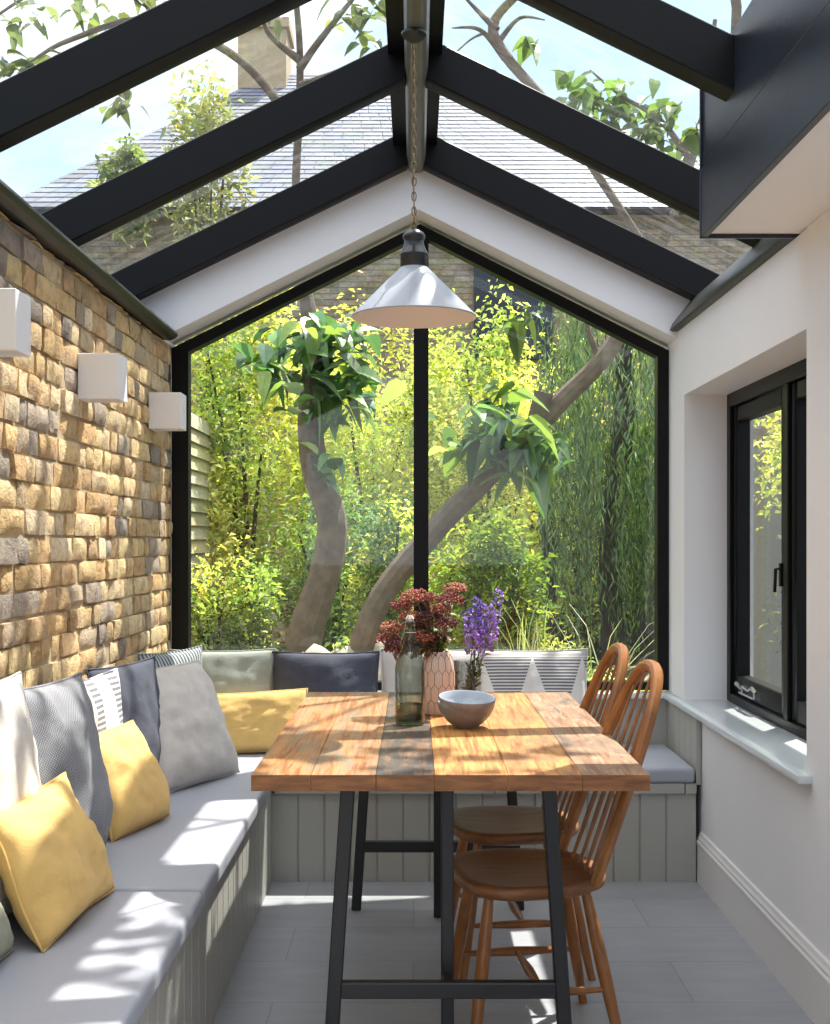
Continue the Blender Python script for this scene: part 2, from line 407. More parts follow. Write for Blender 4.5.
for sgn, y0 in ((-1, Y0), (1, YH)):
    mb = MB(); mb.box(min(sgn*1.29, sgn*1.36), max(sgn*1.29, sgn*1.36), y0, 5.45, 2.15, 2.315); mb.build('eaves_beam', M['black'], roof)

# eaves trims
mb = MB(); mb.prism([(-1.30,2.132),(-1.045,2.132),(-1.02,2.128),(-.995,2.138),(-.985,2.15),(-.99,2.163),(-1.02,2.17),(-1.15,2.25),(-1.30,2.25)], 'y', Y0, YB-.001)
mb.build('trim_left', M['olive'], bevel=.004, kind='structure')
mb = MB(); mb.prism([(1.058,2.172),(1.075,2.166),(1.30,2.166),(1.30,2.32),(1.15,2.30),(1.07,2.20)], 'y', YH+.01, YB-.001)
mb.build('trim_right', M['olive'], bevel=.003, kind='structure')
# lowered soffit with its fascia
mb = MB(); mb.box(.835, XO+.03, Y0, YH-.012, 2.172, 2.21); mb.box(XR, XO+.03, Y0, YH-.012, 2.21, 2.6); mb.build('trim_soffit', M['soffit'], kind='structure')
mb = MB(); mb.box(.815, .835, Y0, YH, 2.162, 2.36); mb.box(.819, .835, Y0, YH, 2.364, 2.615); mb.box(.812, XR-.01, YH-.012, YH, 2.160, 2.61); mb.box(.835, .85, Y0, YH-.013, 2.21, 2.62)
mb.build('trim_fascia', M['navy'], bevel=.002, segs=1, kind='structure')

mb = MB(); mb.prism([(1.371,2.18),(1.385,2.165),(1.63,2.165),(1.65,2.18),(1.65,2.27),(1.371,2.27)], 'y', 3.3, 5.5); mb.build('trim_sun_block', M['black'], kind='structure')  # unseen overhang added outside, sized to keep sun off most of the sill
# gable window
def frame_poly(mb, outer, inner, y0, y1):
    n = len(outer); vs = []
    for y in (y0, y1): vs += [(p[0], y, p[1]) for p in outer] + [(p[0], y, p[1]) for p in inner]
    fs = []
    for i in range(n):
        j = (i+1) % n
        fs += [(i, j, n+j, n+i), (2*n+i, 3*n+i, 3*n+j, 2*n+j), (i, 2*n+i, 2*n+j, j), (n+i, n+j, 3*n+j, 3*n+i)]
    mb.add(vs, fs)
WY = 5.36
w1 = thing('window_1', (0, WY, .65), kind='structure')
out_ = [(-1.045,.656),(1.088,.656),(1.088,2.113),(.022,2.655),(-1.045,2.122)]
inn = [(-.972,.69),(1.04,.69),(1.04,2.088),(.022,2.607),(-.972,2.108)]
mb = MB(); frame_poly(mb, out_, inn, WY, WY+.07); mb.box(-.006, .058, WY+.001, WY+.069, .67, 2.63)
mb.build('window_frame', M['black'], w1)
for a in (0, 1):
    poly = [(-.99,.68),(-.0,.68),(-.0,2.60),(-.99,2.11)] if a == 0 else [(.05,.68),(1.05,.68),(1.05,2.085),(.05,2.60)]
    mb = MB(); mb.add([(x, WY+.04, z) for x, z in poly], [(0,1,2,3)]); mb.build('window_pane', M['glass'], w1)

# right window: casement in the recess
w2 = thing('window_2', (1.265, 4.3, .65), kind='structure')
mb = MB()
def yz_frame(mb, y0, y1, z0, z1, t, x0, x1, tb=None):
    tb = tb or t
    mb.box(x0, x1, y0, y0+t, z0, z1); mb.box(x0, x1, y1-t, y1, z0, z1); mb.box(x0, x1, y0+t, y1-t, z0, z0+tb); mb.box(x0, x1, y0+t, y1-t, z1-t, z1)
yz_frame(mb, 3.48, 5.06, .652, 1.888, .055, 1.262, 1.335, .035)
mb.box(1.262, 1.335, 4.235, 4.285, .687, 1.833); mb.build('window_frame', M['black'], w2, bevel=.003, segs=1)
for y0, y1 in ((4.287, 5.003), (3.537, 4.233)):
    mb = MB(); yz_frame(mb, y0, y1, .69, 1.83, .06, 1.275, 1.325, .075); s1 = mb.build('sash', M['black'], w2, bevel=.004, segs=1)
    mb = MB(); mb.add([(1.30, y0+.05, .74), (1.30, y1-.05, .74), (1.30, y1-.05, 1.79), (1.30, y0+.05, 1.79)], [(0,1,2,3)]); mb.build('sash_pane', M['glass'], s1, local=True).location = -Vector(w2.location)
    if y0 > 4:
        mb = MB(); mb.tube([(1.255,4.60,.735),(1.25,4.64,.748),(1.248,4.68,.735),(1.25,4.75,.742),(1.252,4.80,.73),(1.25,4.86,.742)], [.006,.008,.006,.009,.006,.009], 8)
        mb.box(1.252, 1.276, 4.61, 4.63, .71, .74); mb.box(1.252, 1.276, 4.78, 4.80, .71, .735); mb.tube([(1.25,4.62,.712),(1.25,4.82,.712)], .004, 6)
        mb.build('window_stay', M['chrome'], s1, local=True, smooth=True).location = -Vector(w2.location)
        mb = MB(); mb.box(1.258, 1.276, 4.305, 4.325, 1.14, 1.22); mb.tube([(1.262,4.315,1.20),(1.245,4.315,1.20),(1.243,4.32,1.12)], .006, 8)
        mb.build('latch', M['black'], s1, local=True).location = -Vector(w2.location)

# window boards and panelling
mb = MB(); mb.prism([(1.05,3.425),(1.09,3.425),(1.09,3.481),(1.262,3.481),(1.262,5.06),(1.088,5.06),(1.088,5.359),(-1.035,5.359),(-1.035,5.262),(1.05,5.262)], 'z', .631, .653)
mb.build('trim_sill', M['sill'], bevel=.003, kind='structure')

def vgroove(mb, length, z0, z1, board=.1, depth=.006, gw=.005, thick=.018):
    prof = [(0, 0)]
    k = board
    while k < length - .02: prof += [(k-gw, 0), (k, depth), (k+gw, 0)]; k += board
    prof += [(length, 0), (length, thick), (0, thick)]
    return prof
mb = MB(); pr = vgroove(mb, 2.1, 0, 1); mb.prism([(-1.03+u, 5.30+v) for u, v in pr], 'z', .37, .632)
pr = vgroove(mb, .545, 0, 1); mb.prism([(1.069+v, 4.75+u) for u, v in pr], 'z', .37, .632)
mb.build('trim_panelling', M['bench'], kind='structure')

# skirting
mb = MB(); mb.prism([(XR,0),(1.072,0),(1.072,.142),(1.069,.146),(1.069,.156),(1.074,.162),(1.074,.170),(1.079,.178),(1.082,.19),(XR,.192)], 'y', Y0, 4.748)
mb.build('baseboard_right', M['skirting'], kind='structure')

# ------------------------------------------------------------------ benches
b1 = thing('bench', (-.79, 2.5, 0), 'long panelled built-in bench along the brick wall', 'bench')
pr = vgroove(None, 5.9, 0, 1)
mb = MB(); mb.prism([(-.545 - v, -1.15+u) for u, v in pr], 'z', 0, .362); mb.build('front_panel', M['bench'], b1)
for ya, yb in ((-1.15, 1.4), (1.403, 3.1), (3.103, 5.29)):
    mb = MB(); mb.box(-1.03, -.548, ya, yb, .362, .378); mb.build('seat_board', M['bench'], b1)
b2 = thing('bench', (.26, 5.0, 0), 'short panelled built-in bench under the gable window', 'bench')
pr = vgroove(None, 1.613, 0, 1)
mb = MB(); mb.prism([(-.545+u, 4.752+v) for u, v in pr], 'z', 0, .334); mb.build('front_panel', M['bench'], b2)
for xa, xb in ((-.536, .30), (.303, 1.022), (1.026, 1.068)):
    mb = MB(); mb.box(xa, xb, 4.738, 5.29, .337, .376); mb.build('seat_board', M['bench'], b2, bevel=.002, segs=1)
def pad(name, x0, x1, y0, y1, z0, z1, label, bev=.018):
    r = thing(name, ((x0+x1)/2, (y0+y1)/2, z0), label, 'cushion', 'seat pads on the benches')
    mb = MB(); nx = 2; mb.box(x0, x1, y0, y1, z0, z1); mb.build('pad_cover', M['pad'], r, bevel=bev, segs=4, angle=80)
    mb = MB(); q = .012; mb.tube([(x0+q,y0+q,z1-.004),(x1-q,y0+q,z1-.004),(x1-q,y1-q,z1-.004),(x0+q,y1-q,z1-.004)], .0035, 6, closed=True); mb.build('piping', M['pad'], r, smooth=True)
pad('seat_pad', -1.028, -.522, 1.3, 3.092, .379, .434, 'grey seat pad nearest the viewer on the long bench, under the yellow and white cushions')
pad('seat_pad', -1.028, -.522, 3.10, 4.742, .379, .438, 'grey seat pad on the long bench running to the corner')
pad('seat_pad', -1.028, -.522, 4.75, 5.292, .379, .436, 'grey square seat pad in the bench corner under the lumbar cushion')
pad('seat_pad', -.515, .295, 4.735, 5.292, .377, .437, 'grey seat pad of the back bench behind the table')
pad('seat_pad', .302, 1.062, 4.735, 5.292, .377, .437, 'grey seat pad of the back bench beside the white wall, behind the chairs')

# ------------------------------------------------------------------ scatter cushions
def cushion(mat, w, h, t, base, yaw, lean, roll, label, seed, seam=True, group=None, n=26, name='scatter_cushion'):
    rr = random.Random(seed); mb = MB(); vs = []; idx = {}
    def pt(i, j, side):
        u = -1 + 2*i/n; v = -1 + 2*j/n
        d = (max(0, 1-abs(u)**2.4)*max(0, 1-abs(v)**2.4))**.5
        x = u*w/2*(1 - .045*(1-v*v)*abs(u)); z = v*h/2*(1 - .045*(1-u*u)*abs(v))
        q = Vector((u*2.2+seed*3.1, v*2.2, side*1.7))
        wr = noise.noise(q)*.11 + (abs(noise.noise(q*2.1))-.2)*.12 + noise.noise(q*4.3)*.035
        cr = abs(u*v)**1.2*math.sin(14*math.atan2(abs(v)-.99, abs(u)-.99) + seed)*.05
        y = side*t/2*d*(1 - .18*v + wr*1.6 + cr) + noise.noise(Vector((u*1.3+seed, v*1.3, 5)))*.012*(abs(u)+abs(v))
        return (x, y, z)
    for side in (-1, 1):
        for j in range(n+1):
            for i in range(n+1):
                edge = i in (0, n) or j in (0, n)
                if side == 1 and edge: idx[(side,i,j)] = idx[(-1,i,j)]; continue
                idx[(side,i,j)] = len(vs); vs.append(pt(i, j, side))
    fs = []
    for side in (-1, 1):
        for j in range(n):
            for i in range(n):
                q = [idx[(side,i,j)], idx[(side,i+1,j)], idx[(side,i+1,j+1)], idx[(side,i,j+1)]]
                fs.append(q if side < 0 else q[::-1])
    mb.add(vs, fs)
    r = thing(name, (0,0,0), label, 'cushion', group)
    r.matrix_world = Matrix.Translation(base) @ Matrix.Rotation(R(yaw),4,'Z') @ Matrix.Rotation(R(-lean),4,'X') @ Matrix.Rotation(R(roll),4,'Y') @ Matrix.Translation((0,0,h/2))
    mxs = [r.matrix_world @ Vector(v) for v in vs]
    dx = max(0, XL + .008 - min(v.x for v in mxs)); dy = min(0, 5.298 - max(v.y for v in mxs))
    r.location.x += dx; r.location.y += dy
    cv = mb.build('cushion_cover', mat, r, smooth=True, local=True, angle=180)
    if seam:
        e = [(i,0) for i in range(n)] + [(n,j) for j in range(n)] + [(i,n) for i in range(n,0,-1)] + [(0,j) for j in range(n,0,-1)]
        mb = MB(); mb.tube([pt(i,j,-1) for i,j in e], .0035, 6, closed=True); mb.build('seam', mat, cv, smooth=True, local=True, angle=180)
    return r
Z = .437
cushion(FB['white'], .54, .54, .14, (-.935, 2.81, Z), 87, 6, 0, 'large cream linen cushion cut by the edge of the view, behind the yellow one', 1)
cushion(FB['yellow'], .46, .31, .14, (-.765, 2.85, Z), 86, 24, 0, 'plump mustard yellow cushion leaning on the cream cushion', 2)
cushion(FB['olive'], .42, .34, .14, (-.86, 2.42, Z), 86, 26, 0, 'olive cushion mostly out of view, beside the nearest yellow cushion', 3)
cushion(FB['waffle'], .46, .50, .15, (-.90, 3.24, Z), 78, 8, 0, 'large grey waffle weave cushion against the brick wall', 4)
cushion(FB['dash'], .46, .45, .09, (-.965, 3.79, Z), 82, 4, 0, 'white cushion with columns of dark dashes, beside the waffle cushion', 5)
cushion(FB['yellow'], .37, .32, .14, (-.81, 3.74, Z), 76, 24, 0, 'small mustard yellow cushion in front of the dashed white cushion', 6)
cushion(FB['navy'], .44, .46, .10, (-.955, 4.14, Z), 76, 8, 0, 'navy cushion against the brick wall behind the linen one', 7)
cushion(FB['linen'], .50, .45, .18, (-.81, 4.40, Z), 64, 24, 0, 'pale grey linen cushion leaning on the long bench near the corner', 8)
cushion(FB['corner'], .42, .44, .10, (-.94, 4.83, Z), 66, 8, 0, 'cushion with dark woven stripes standing in the bench corner', 9)
cushion(FB['sage'], .44, .41, .12, (-.80, 5.19, Z), 6, 10, 0, 'sage green cushion under the gable window next to the corner', 10)
cushion(FB['yellow'], .50, .25, .12, (-.675, 5.05, Z), 2, 14, -3, 'long mustard lumbar cushion lying in front of the sage cushion', 11)
cushion(FB['navy'], .45, .40, .12, (-.375, 5.19, Z), 0, 10, 0, 'dark navy cushion under the gable window, behind the table', 12)
cushion(FB['grey'], .43, .41, .12, (.07, 5.19, Z), 0, 10, 0, 'plain light grey cushion behind the bottle and the vases', 13)
cushion(FB['tri'], .47, .41, .12, (.49, 5.19, Z), 0, 10, 0, 'light cushion with striped grey triangles under the window', 14)

# ------------------------------------------------------------------ dining table
TX, TY = .08, 3.66
tb = thing('dining_table', (TX, TY, 0), 'reclaimed plank dining table on black steel legs', 'table')
mb = MB(); ya, yb = 2.876, 4.44
planks = [(-.378, -.24, (.54,.225,.06), (.46,1.0,.8)), (-.24, -.09, (.56,.245,.07), (.485,1.0,.8)), (-.09, .045, (.50,.29,.13), (.56,.0,.95)), (.045, .215, (.60,.28,.075), (.36,.2,.8)),
          (.215, .385, (.57,.26,.07), (.43,.1,.85)), (.385, .542, (.46,.28,.16), (.47,.0,.8))]
for a, b, c, w in planks:
    g_ = .0004
    mb.box(a+g_, b-g_, ya, yb, .722, .76, 0, c, w)
    mb.m[-4] = 1; mb.m[-2] = 1
    if a < -.37: mb.m[-1] = 1
    if b > .54: mb.m[-3] = 1
mb.build('tabletop', [M['table'], M['table_edge']], tb, bevel=.0010, segs=1)
for Y, sg in ((3.0, 1), (4.40, -1)):
    for s in (-1, 1):
        mb = MB(); mb.bar((TX+s*.24, Y, .7215), (TX+s*.287, Y, .0), .034, .034); mb.build('leg', M['steel'], tb, bevel=.003, segs=1)
    mb = MB(); mb.bar((TX, Y+sg*.10, .7215), (TX, Y+sg*.085, 0), .031, .034); mb.build('leg', M['steel'], tb, bevel=.003, segs=1)
    mb = MB(); mb.bar((TX-.258, Y, .222), (TX+.258, Y, .222), .038, .03, (0,1,0)); mb.box(TX-.014, TX+.014, Y+min(0,sg*.09), Y+max(0,sg*.09), .21, .234); mb.build('crossbar', M['steel'], tb, bevel=.003, segs=1)
    mb = MB(); mb.box(TX-.29, TX+.29, Y-.03, Y+.03, .716, .722); mb.build('mounting_plate', M['steel'], tb)

# ------------------------------------------------------------------ chairs (built facing -x)
def make_chair():
    r = thing('spindle_chair', (0,0,0))
    # seat: rounded shield shape, dished
    n = 40; outl = []
    for k in range(n):
        a = 2*math.pi*k/n; c, s_ = math.cos(a), math.sin(a)
        e = .72
        x = .198*math.copysign(abs(c)**e, c); y = .205*math.copysign(abs(s_)**e, s_)*(1 - .10*(x/.198))
        outl.append((x, y))
    mb = MB(); vs = []; fs = []
    rings = [(.0,.425),(.3,.425),(.6,.429),(.85,.437),(.95,.439),(1.0,.434),(1.005,.424),(.985,.412),(.90,.402),(.5,.400)]
    for t, z in rings[1:]:
        vs += [(x*t, y*t, z) for x, y in outl]
    m_ = len(rings)-1
    for i in range(m_-1):
        for k in range(n):
            l = (k+1) % n; fs.append((i*n+k, (i)*n+l, (i+1)*n+l, (i+1)*n+k))
    fs = [f[::-1] for f in fs]
    fs.append(list(range(n))); fs.append([(m_-1)*n + k for k in range(n)][::-1])
    mb.add(vs, fs); mb.build('seat', M['seatwood'], r, smooth=True, local=True, angle=70)
    lr = lambda t: .0115 + .0065*math.sin(math.pi*min(1, t*1.15+.02))**.8
    feet = {}
    for sx, sy in ((-1,-1),(-1,1),(1,-1),(1,1)):
        a = Vector((sx*.125, sy*.12, .405)); b = Vector((sx*.18 + (.025 if sx > 0 else 0), sy*.185, 0)); feet[(sx,sy)] = (a, b)
        pts = [a.lerp(b, t/8) for t in range(9)]
        mb = MB(); mb.tube(pts, [.012,.0145,.0165,.0175,.0175,.0165,.015,.013,.0115], 12); mb.build('leg', M['chair'], r, smooth=True, local=True)
    at = lambda q, t: feet[q][0].lerp(feet[q][1], t)
    mids = []
    for sy in (-1, 1):
        a, b = at((-1,sy), .60), at((1,sy), .60); mids.append(a.lerp(b, .5))
        mb = MB(); mb.tube([a.lerp(b, t/8) for t in range(9)], [.007,.008,.010,.012,.0135,.012,.010,.008,.007], 10); mb.build('stretcher', M['chair'], r, smooth=True, local=True)
    a, b = mids; mb = MB(); mb.tube([a.lerp(b, t/8) for t in range(9)], [.007,.008,.010,.012,.0135,.012,.010,.008,.007], 10); mb.build('stretcher', M['chair'], r, smooth=True, local=True)
    # bow: rises from the rear of the seat and leans back
    def bp(y, h): return Vector((.150 + h*.345 + .02*h*h - .12*y*y*4*(1-h/.54), y, .428 + h))
    H = .535; path = []
    for k in range(33):
        t = k/32; a = math.pi*(t)
        y = .172*math.cos(a); hh = math.sin(a)
        y = math.copysign(abs(math.cos(a))**.72, math.cos(a))*.168
        path.append(bp(y*(1 - .0*hh), H*hh**.85 if hh > 0 else 0))
    mb = MB(); mb.tube(path, [.014 + .003*math.sin(math.pi*k/32) for k in range(33)], 10, flat=(1,0,0)); mb.build('back_bow', M['chair'], r, smooth=True, local=True)
    for y0, y1, ht in ((-.09,-.078,.475),(-.03,-.027,.522),(.03,.027,.522),(.09,.078,.475)):
        a = bp(y0, 0); b = bp(y1, ht); mb = MB(); pts = [a.lerp(b, t/8) for t in range(9)]
        mb.tube(pts, [.005,.0058,.0066,.0066,.006,.0055,.005,.0045,.004], 8); mb.build('spindle', M['chair'], r, smooth=True, local=True)
    return r
ch = make_chair(); ch.location = (.295, 3.30, 0); ch.rotation_euler.z = R(8)
tag(ch, 'honey wood spindle-back chair nearer the viewer, at the right long side of table', 'chair', 'spindle chairs at the table')
c2 = copy_tree(ch); c2.location = (.30, 3.86, 0); c2.rotation_euler.z = R(6); c2['label'] = 'honey wood spindle-back chair behind the first one, closer to the window'

# ------------------------------------------------------------------ table top objects
TZ = .76
# swing-top bottle
r = thing('bottle', (-.015, 3.66, TZ), 'tall grey green swing-top glass bottle on the table', 'bottle')
mb = MB(); rb = .0435
prof = [(0,.003),(rb-.006,.001),(rb-.001,.006),(rb,.02),(rb,.165),(rb-.003,.185),(rb-.012,.208),(.022,.236),(.0165,.255),(.0145,.275),(.0145,.288),(.0175,.291),(.0175,.300),(.012,.303)]
mb.lathe([(a+1e-4, b) for a, b in prof], r.location); mb.build('glass_body', M['bottle'], r, smooth=True, angle=60)
mb = MB(); mb.lathe([(1e-4,.012),(rb-.006,.012),(rb-.004,.02),(rb-.004,.06),(1e-4,.06)], r.location, 24); mb.build('bottle_base', M['bottle'], r, smooth=True)
x, y, z = r.location
mb = MB(); mb.lathe([(1e-4,.299),(.011,.3),(.013,.31),(.009,.318),(1e-4,.32)], (x-.0, y, z), 16); mb.build('stopper', M['white_porcelain'], r, smooth=True)
mb = MB(); mb.tube([(x-.016,y-.017,z+.27),(x-.012,y-.024,z+.30),(x,y-.022,z+.325),(x+.012,y-.020,z+.30),(x+.014,y-.017,z+.275)], .0014, 6)
mb.tube([(x+.0175*math.cos(a), y+.0175*math.sin(a), z+.27) for a in [2*math.pi*k/16 for k in range(16)]], .0014, 5, closed=True)
mb.tube([(x-.016,y-.017,z+.27),(x-.024,y-.020,z+.25),(x-.028,y-.012,z+.235)], .0016, 5); mb.build('wire_bail', M['wire'], r, smooth=True)
# blush vase with hexagons
r = thing('vase', (.072, 3.88, TZ), 'blush vase with dark hexagon outlines standing behind the bottle', 'vase')
mb = MB(); vp = [(.001,0),(.046,0),(.050,.006),(.052,.05),(.052,.13),(.049,.158),(.042,.178),(.037,.19),(.036,.195),(.033,.195),(.033,.18),(.04,.15),(.046,.12),(.046,.01),(.001,.008)]
mb.lathe(vp, r.location, 40)
def vr(z):
    for (r0,z0),(r1,z1) in zip(vp[1:8], vp[2:9]):
        if z0 <= z <= z1: return r0 + (r1-r0)*(z-z0)/max(1e-6, z1-z0)
    return .05
nh = 14; hs = 2*math.pi/nh; hv = .046; q = .014; k2 = 0
def vpt(a, z): rr_ = vr(z)+.0004; return (r.location.x+rr_*math.cos(a), r.location.y+rr_*math.sin(a), TZ+z)
z = .004
while z < .185:
    for k in range(nh):
        a = (k + (k2 % 2)*.5)*hs
        za, zb = max(.003, z), min(.19, z+hv-q); zt = min(.19, z+hv)
        if zb > za: mb.tube([vpt(a, za), vpt(a, (za+zb)/2), vpt(a, zb)], .0009, 4, mi=1)
        if zt > zb + .002:
            mb.tube([vpt(a, zb), vpt(a+hs/2, zt)], .0009, 4, mi=1); mb.tube([vpt(a, zb), vpt(a-hs/2, zt)], .0009, 4, mi=1)
    z += hv; k2 += 1
mb.build('vase_body', [M['pinkvase'], M['vaseline']], r, smooth=True, angle=60)
VX, VY = .072, 3.88
sed = [(392,628,5),(402,606,2),(415,596,1),(428,600,0),(440,612,1),(400,645,4),(420,625,3),(436,640,4),(450,600,2),(455,590,5),(410,618,5),(430,618,4),(396,650,3),(412,648,4),(428,652,3),(388,640,2),(446,625,3),(422,638,1)]
gr_sed = 'rust red sedum stems in the blush vase'
for i, (px, py, cc) in enumerate(sed):
    head = P(px, py, VY + rng.uniform(-.05, .05) - (.03 if cc > 2 else 0))
    s0 = Vector((VX + (head.x-VX)*.12, VY + (head.y-VY)*.12, TZ+.05)); s1 = Vector((VX+(head.x-VX)*.22, VY+(head.y-VY)*.22, TZ+.2))
    r = thing('sedum_stem', s0, 'rust red sedum flower head on its stem in the blush vase', 'flower', gr_sed)
    mb = MB(); mb.tube([s0, s1, s1.lerp(head, .55)+Vector((0,0,.01)), head], [.002,.002,.0017,.0013], 6); mb.build('stem', M['stem'], r, smooth=True)
    mb = MB(); R0 = rng.uniform(.036,.046)
    for q in range(170):
        a = rng.uniform(0, 6.28); rr_ = R0*math.sqrt(rng.random()); p = head + Vector((rr_*math.cos(a), rr_*math.sin(a)*.9, .012 - 8*rr_*rr_ + rng.uniform(-.012, .012)))
        base = [(.30,.075,.06),(.38,.12,.085),(.24,.055,.05),(.13,.03,.032),(.09,.02,.025),(.42,.17,.11)][cc]; b = rng.uniform(.6,1.4)
        mb.blob(p, rng.uniform(.0028,.0048), tuple(c*b for c in base))
        if q % 8 == 0: mb.tube([head - Vector((0,0,.035)), p], .0008, 4, col=(.2,.1,.07))
    mb.build('blossom', M['petal'], r)
    mb = MB()
    for q in range(4):
        mb.bigleaf(s1.lerp(head, rng.uniform(.1,.6)), Vector((rng.gauss(0,1), rng.gauss(0,1), .4)), .045, .024, (.13,.17,.05))
    mb.build('foliage', M['bigleaf'], r)
# clear glass vase
GX, GY = .157, 3.98
r = thing('vase', (GX, GY, TZ), 'clear glass vase of purple flowers beside the blush vase', 'vase')
mb = MB(); mb.lathe([(.001,.001),(.033,.001),(.034,.006),(.034,.155),(.0325,.157),(.031,.155),(.031,.014),(.001,.012)], r.location, 32); mb.build('glass_body', M['clear'], r, smooth=True, angle=60)
spikes = [(475,655,467,612,'p'),(480,648,483,604,'p'),(488,640,500,590,'p'),(473,640,477,598,'d'),(484,652,492,612,'p'),(441,640,448,602,'w')]
for i, (bx, by, tx, ty, kd) in enumerate(spikes):
    Y = GY + rng.uniform(-.03, .03); b = P(bx, by, Y); t_ = P(tx, ty, Y - .01); s0 = Vector((GX + (b.x-GX)*.2, GY + rng.uniform(-.015,.015), TZ+.016))
    lab = {'p': 'violet flower spike in the clear glass vase', 'd': 'deep purple flower spike behind the violet ones in the glass vase', 'w': 'white flower spike between the red sedum and the violet spikes'}[kd]
    r = thing('flower_spike', s0, lab, 'flower', 'violet spikes in the glass vase' if kd == 'p' else None)
    mb = MB(); mb.tube([s0, s0.lerp(b, .6), b, t_], [.0022,.002,.0018,.001], 6); mb.build('stem', M['stem'], r, smooth=True)
    mb = MB(); col = {'p': (.40,.26,.66), 'd': (.20,.10,.48), 'w': (.74,.68,.72)}[kd]
    for q in range(34):
        f = q/33; c = b.lerp(t_, f); rad = .021*(1-.55*f); a = q*2.4
        p = c + Vector((math.cos(a)*rad, math.sin(a)*rad, 0)); bb = rng.uniform(.7, 1.5)
        for e in range(5):
            dv = Vector((math.cos(a), math.sin(a), .1)) + Vector((rng.gauss(0,.7), rng.gauss(0,.7), rng.gauss(0,.7)))
            mb.leaf(p, dv, .016*(1-.4*f), .013, tuple(min(.9, x*bb*rng.uniform(.8,1.2)) for x in col), 0)
    mb.build('blossom', M['petal'], r)
    mb = MB()
    for q in range(14): mb.leaf(s0.lerp(b, rng.uniform(.1,.6)), Vector((rng.gauss(0,.5), rng.gauss(0,.5), 1)), .04, .012, (.04,.055,.025))
    for q in range(9): mb.leaf(s0.lerp(b, rng.uniform(.3,1)), Vector((rng.gauss(0,1), rng.gauss(0,1), .5)), .035, .009, (.09,.12,.04))
    mb.build('foliage', M['leaf'], r)
# two nested bowls
def bowl(x, y, z, tilt, label, sc=1):
    r = thing('bowl', (x, y, z), label, 'bowl'); mb = MB()
    mb.lathe([(.001,.002),(.028,.002),(.030,0),(.033,.003),(.052,.017),(.070,.036),(.080,.056),(.0835,.072),(.0825,.0745)], (0,0,0), 48, 0)
    mb.lathe([(.0825,.0745),(.080,.072),(.076,.056),(.066,.038),(.048,.021),(.028,.010),(.001,.008)], (0,0,0), 48, 1)
    mb.build('bowl_shell', [M['bowl_out'], M['bowl_in']], r, smooth=True, local=True, angle=50); r.rotation_euler = (R(tilt[0]), R(tilt[1]), 0); r.scale = (sc,)*3; return r
bowl(.147, 3.60, TZ, (0,0), 'grey glazed stoneware bowl on the table, the lower of the nested pair')
bowl(.147, 3.60, TZ+.0165, (7,2.5), 'speckled blue grey bowl nested on top of another bowl', .985)

# ------------------------------------------------------------------ pendant lamp
LX, LY = -.003, 3.75
r = thing('pendant_lamp', (LX, LY, 1.96), 'enamel cone pendant lamp hanging on a chain from the ridge', 'lamp')
o = (LX, LY, 0)
mb = MB(); mb.lathe([(.186,1.966),(.188,1.969),(.186,1.972),(.042,2.116),(.036,2.12)], o, 64); mb.build('lamp_shade', M['shade'], r, smooth=True, angle=60)
mb = MB(); mb.lathe([(.186,1.966),(.183,1.968),(.038,2.11),(.001,2.112)], o, 64); mb.build('shade_lining', M['lining'], r, smooth=True, angle=60)
mb = MB(); mb.lathe([(.036,2.112),(.041,2.118),(.041,2.152),(.0435,2.156),(.041,2.162),(.034,2.175),(.029,2.19),(.030,2.20),(.034,2.207),(.034,2.213),(.028,2.222),(.014,2.231),(.001,2.233)], o, 40); mb.build('lamp_cap', M['cap'], r, smooth=True, angle=40)
mb = MB(); mb.lathe([(.001,2.0),(.026,2.012),(.03,2.03),(.024,2.055),(.015,2.075),(.015,2.112)], o, 24); mb.build('bulb', M['plaster'], r, smooth=True)
mb = MB(); z = 2.228; k = 0
while z < 2.795:
    hl, hw = .0145, .0065; pts = []
    for a in range(12):
        an = 2*math.pi*a/12; u = hw*math.cos(an); v = hl*math.sin(an)
        pts.append((LX+u, LY, z+.013+v) if k % 2 == 0 else (LX, LY+u, z+.013+v))
    mb.tube(pts, .0019, 6, closed=True); z += .0225; k += 1
mb.tube([(LX+.003,LY,2.23),(LX-.003,LY+.003,2.4),(LX+.003,LY-.002,2.6),(LX,LY,2.82)], .0022, 6)
mb.build('chain', M['brass'], r, smooth=True)
mb = MB(); mb.lathe([(.001,2.79),(.016,2.794),(.030,2.806),(.038,2.815),(.038,2.822),(.026,2.829),(.001,2.83)], o, 32); mb.build('ceiling_rose', M['olive'], r, smooth=True, angle=40)

# ------------------------------------------------------------------ wall lights
def sconce(y, label, first=None):
    if first is not None:
        c = copy_tree(first); c.location.y = y; c['label'] = label; return c
    r = thing('wall_light', (XL, y, 1.808), label, 'lamp', 'white box wall lights on the brick wall')
    mb = MB(); w, h, d, t = .058, .071, .127, .007
    x0, x1 = .0, d; vs = []; 
    outer = [(x0,-w),(x1,-w),(x1,w),(x0,w)]; inner = [(x0+t,-w+t),(x1-t,-w+t),(x1-t,w-t),(x0+t,w-t)]
    for z in (-h, h): vs += [(a,b,z) for a,b in outer] + [(a,b,z) for a,b in inner]
    fs = []
    for i in range(4):
        j = (i+1) % 4
        fs += [(i,j,8+j,8+i), (4+j,4+i,12+i,12+j), (j,i,4+i,4+j), (8+i,8+j,12+j,12+i)]
    mb.add(vs, fs); mb.build('shade', M['plaster'], r, local=True, bevel=.0015, segs=1)
    mb = MB(); mb.box(t+.001, d-t-.001, -w+t+.001, w-t-.001, -h+.012, h-.012); mb.build('diffuser', M['plaster'], r, local=True)
    return r
s1 = sconce(2.93, 'white box wall light cut by the edge of the view, nearest the viewer')
sconce(3.93, 'middle one of the three white box wall lights on the brick', s1)
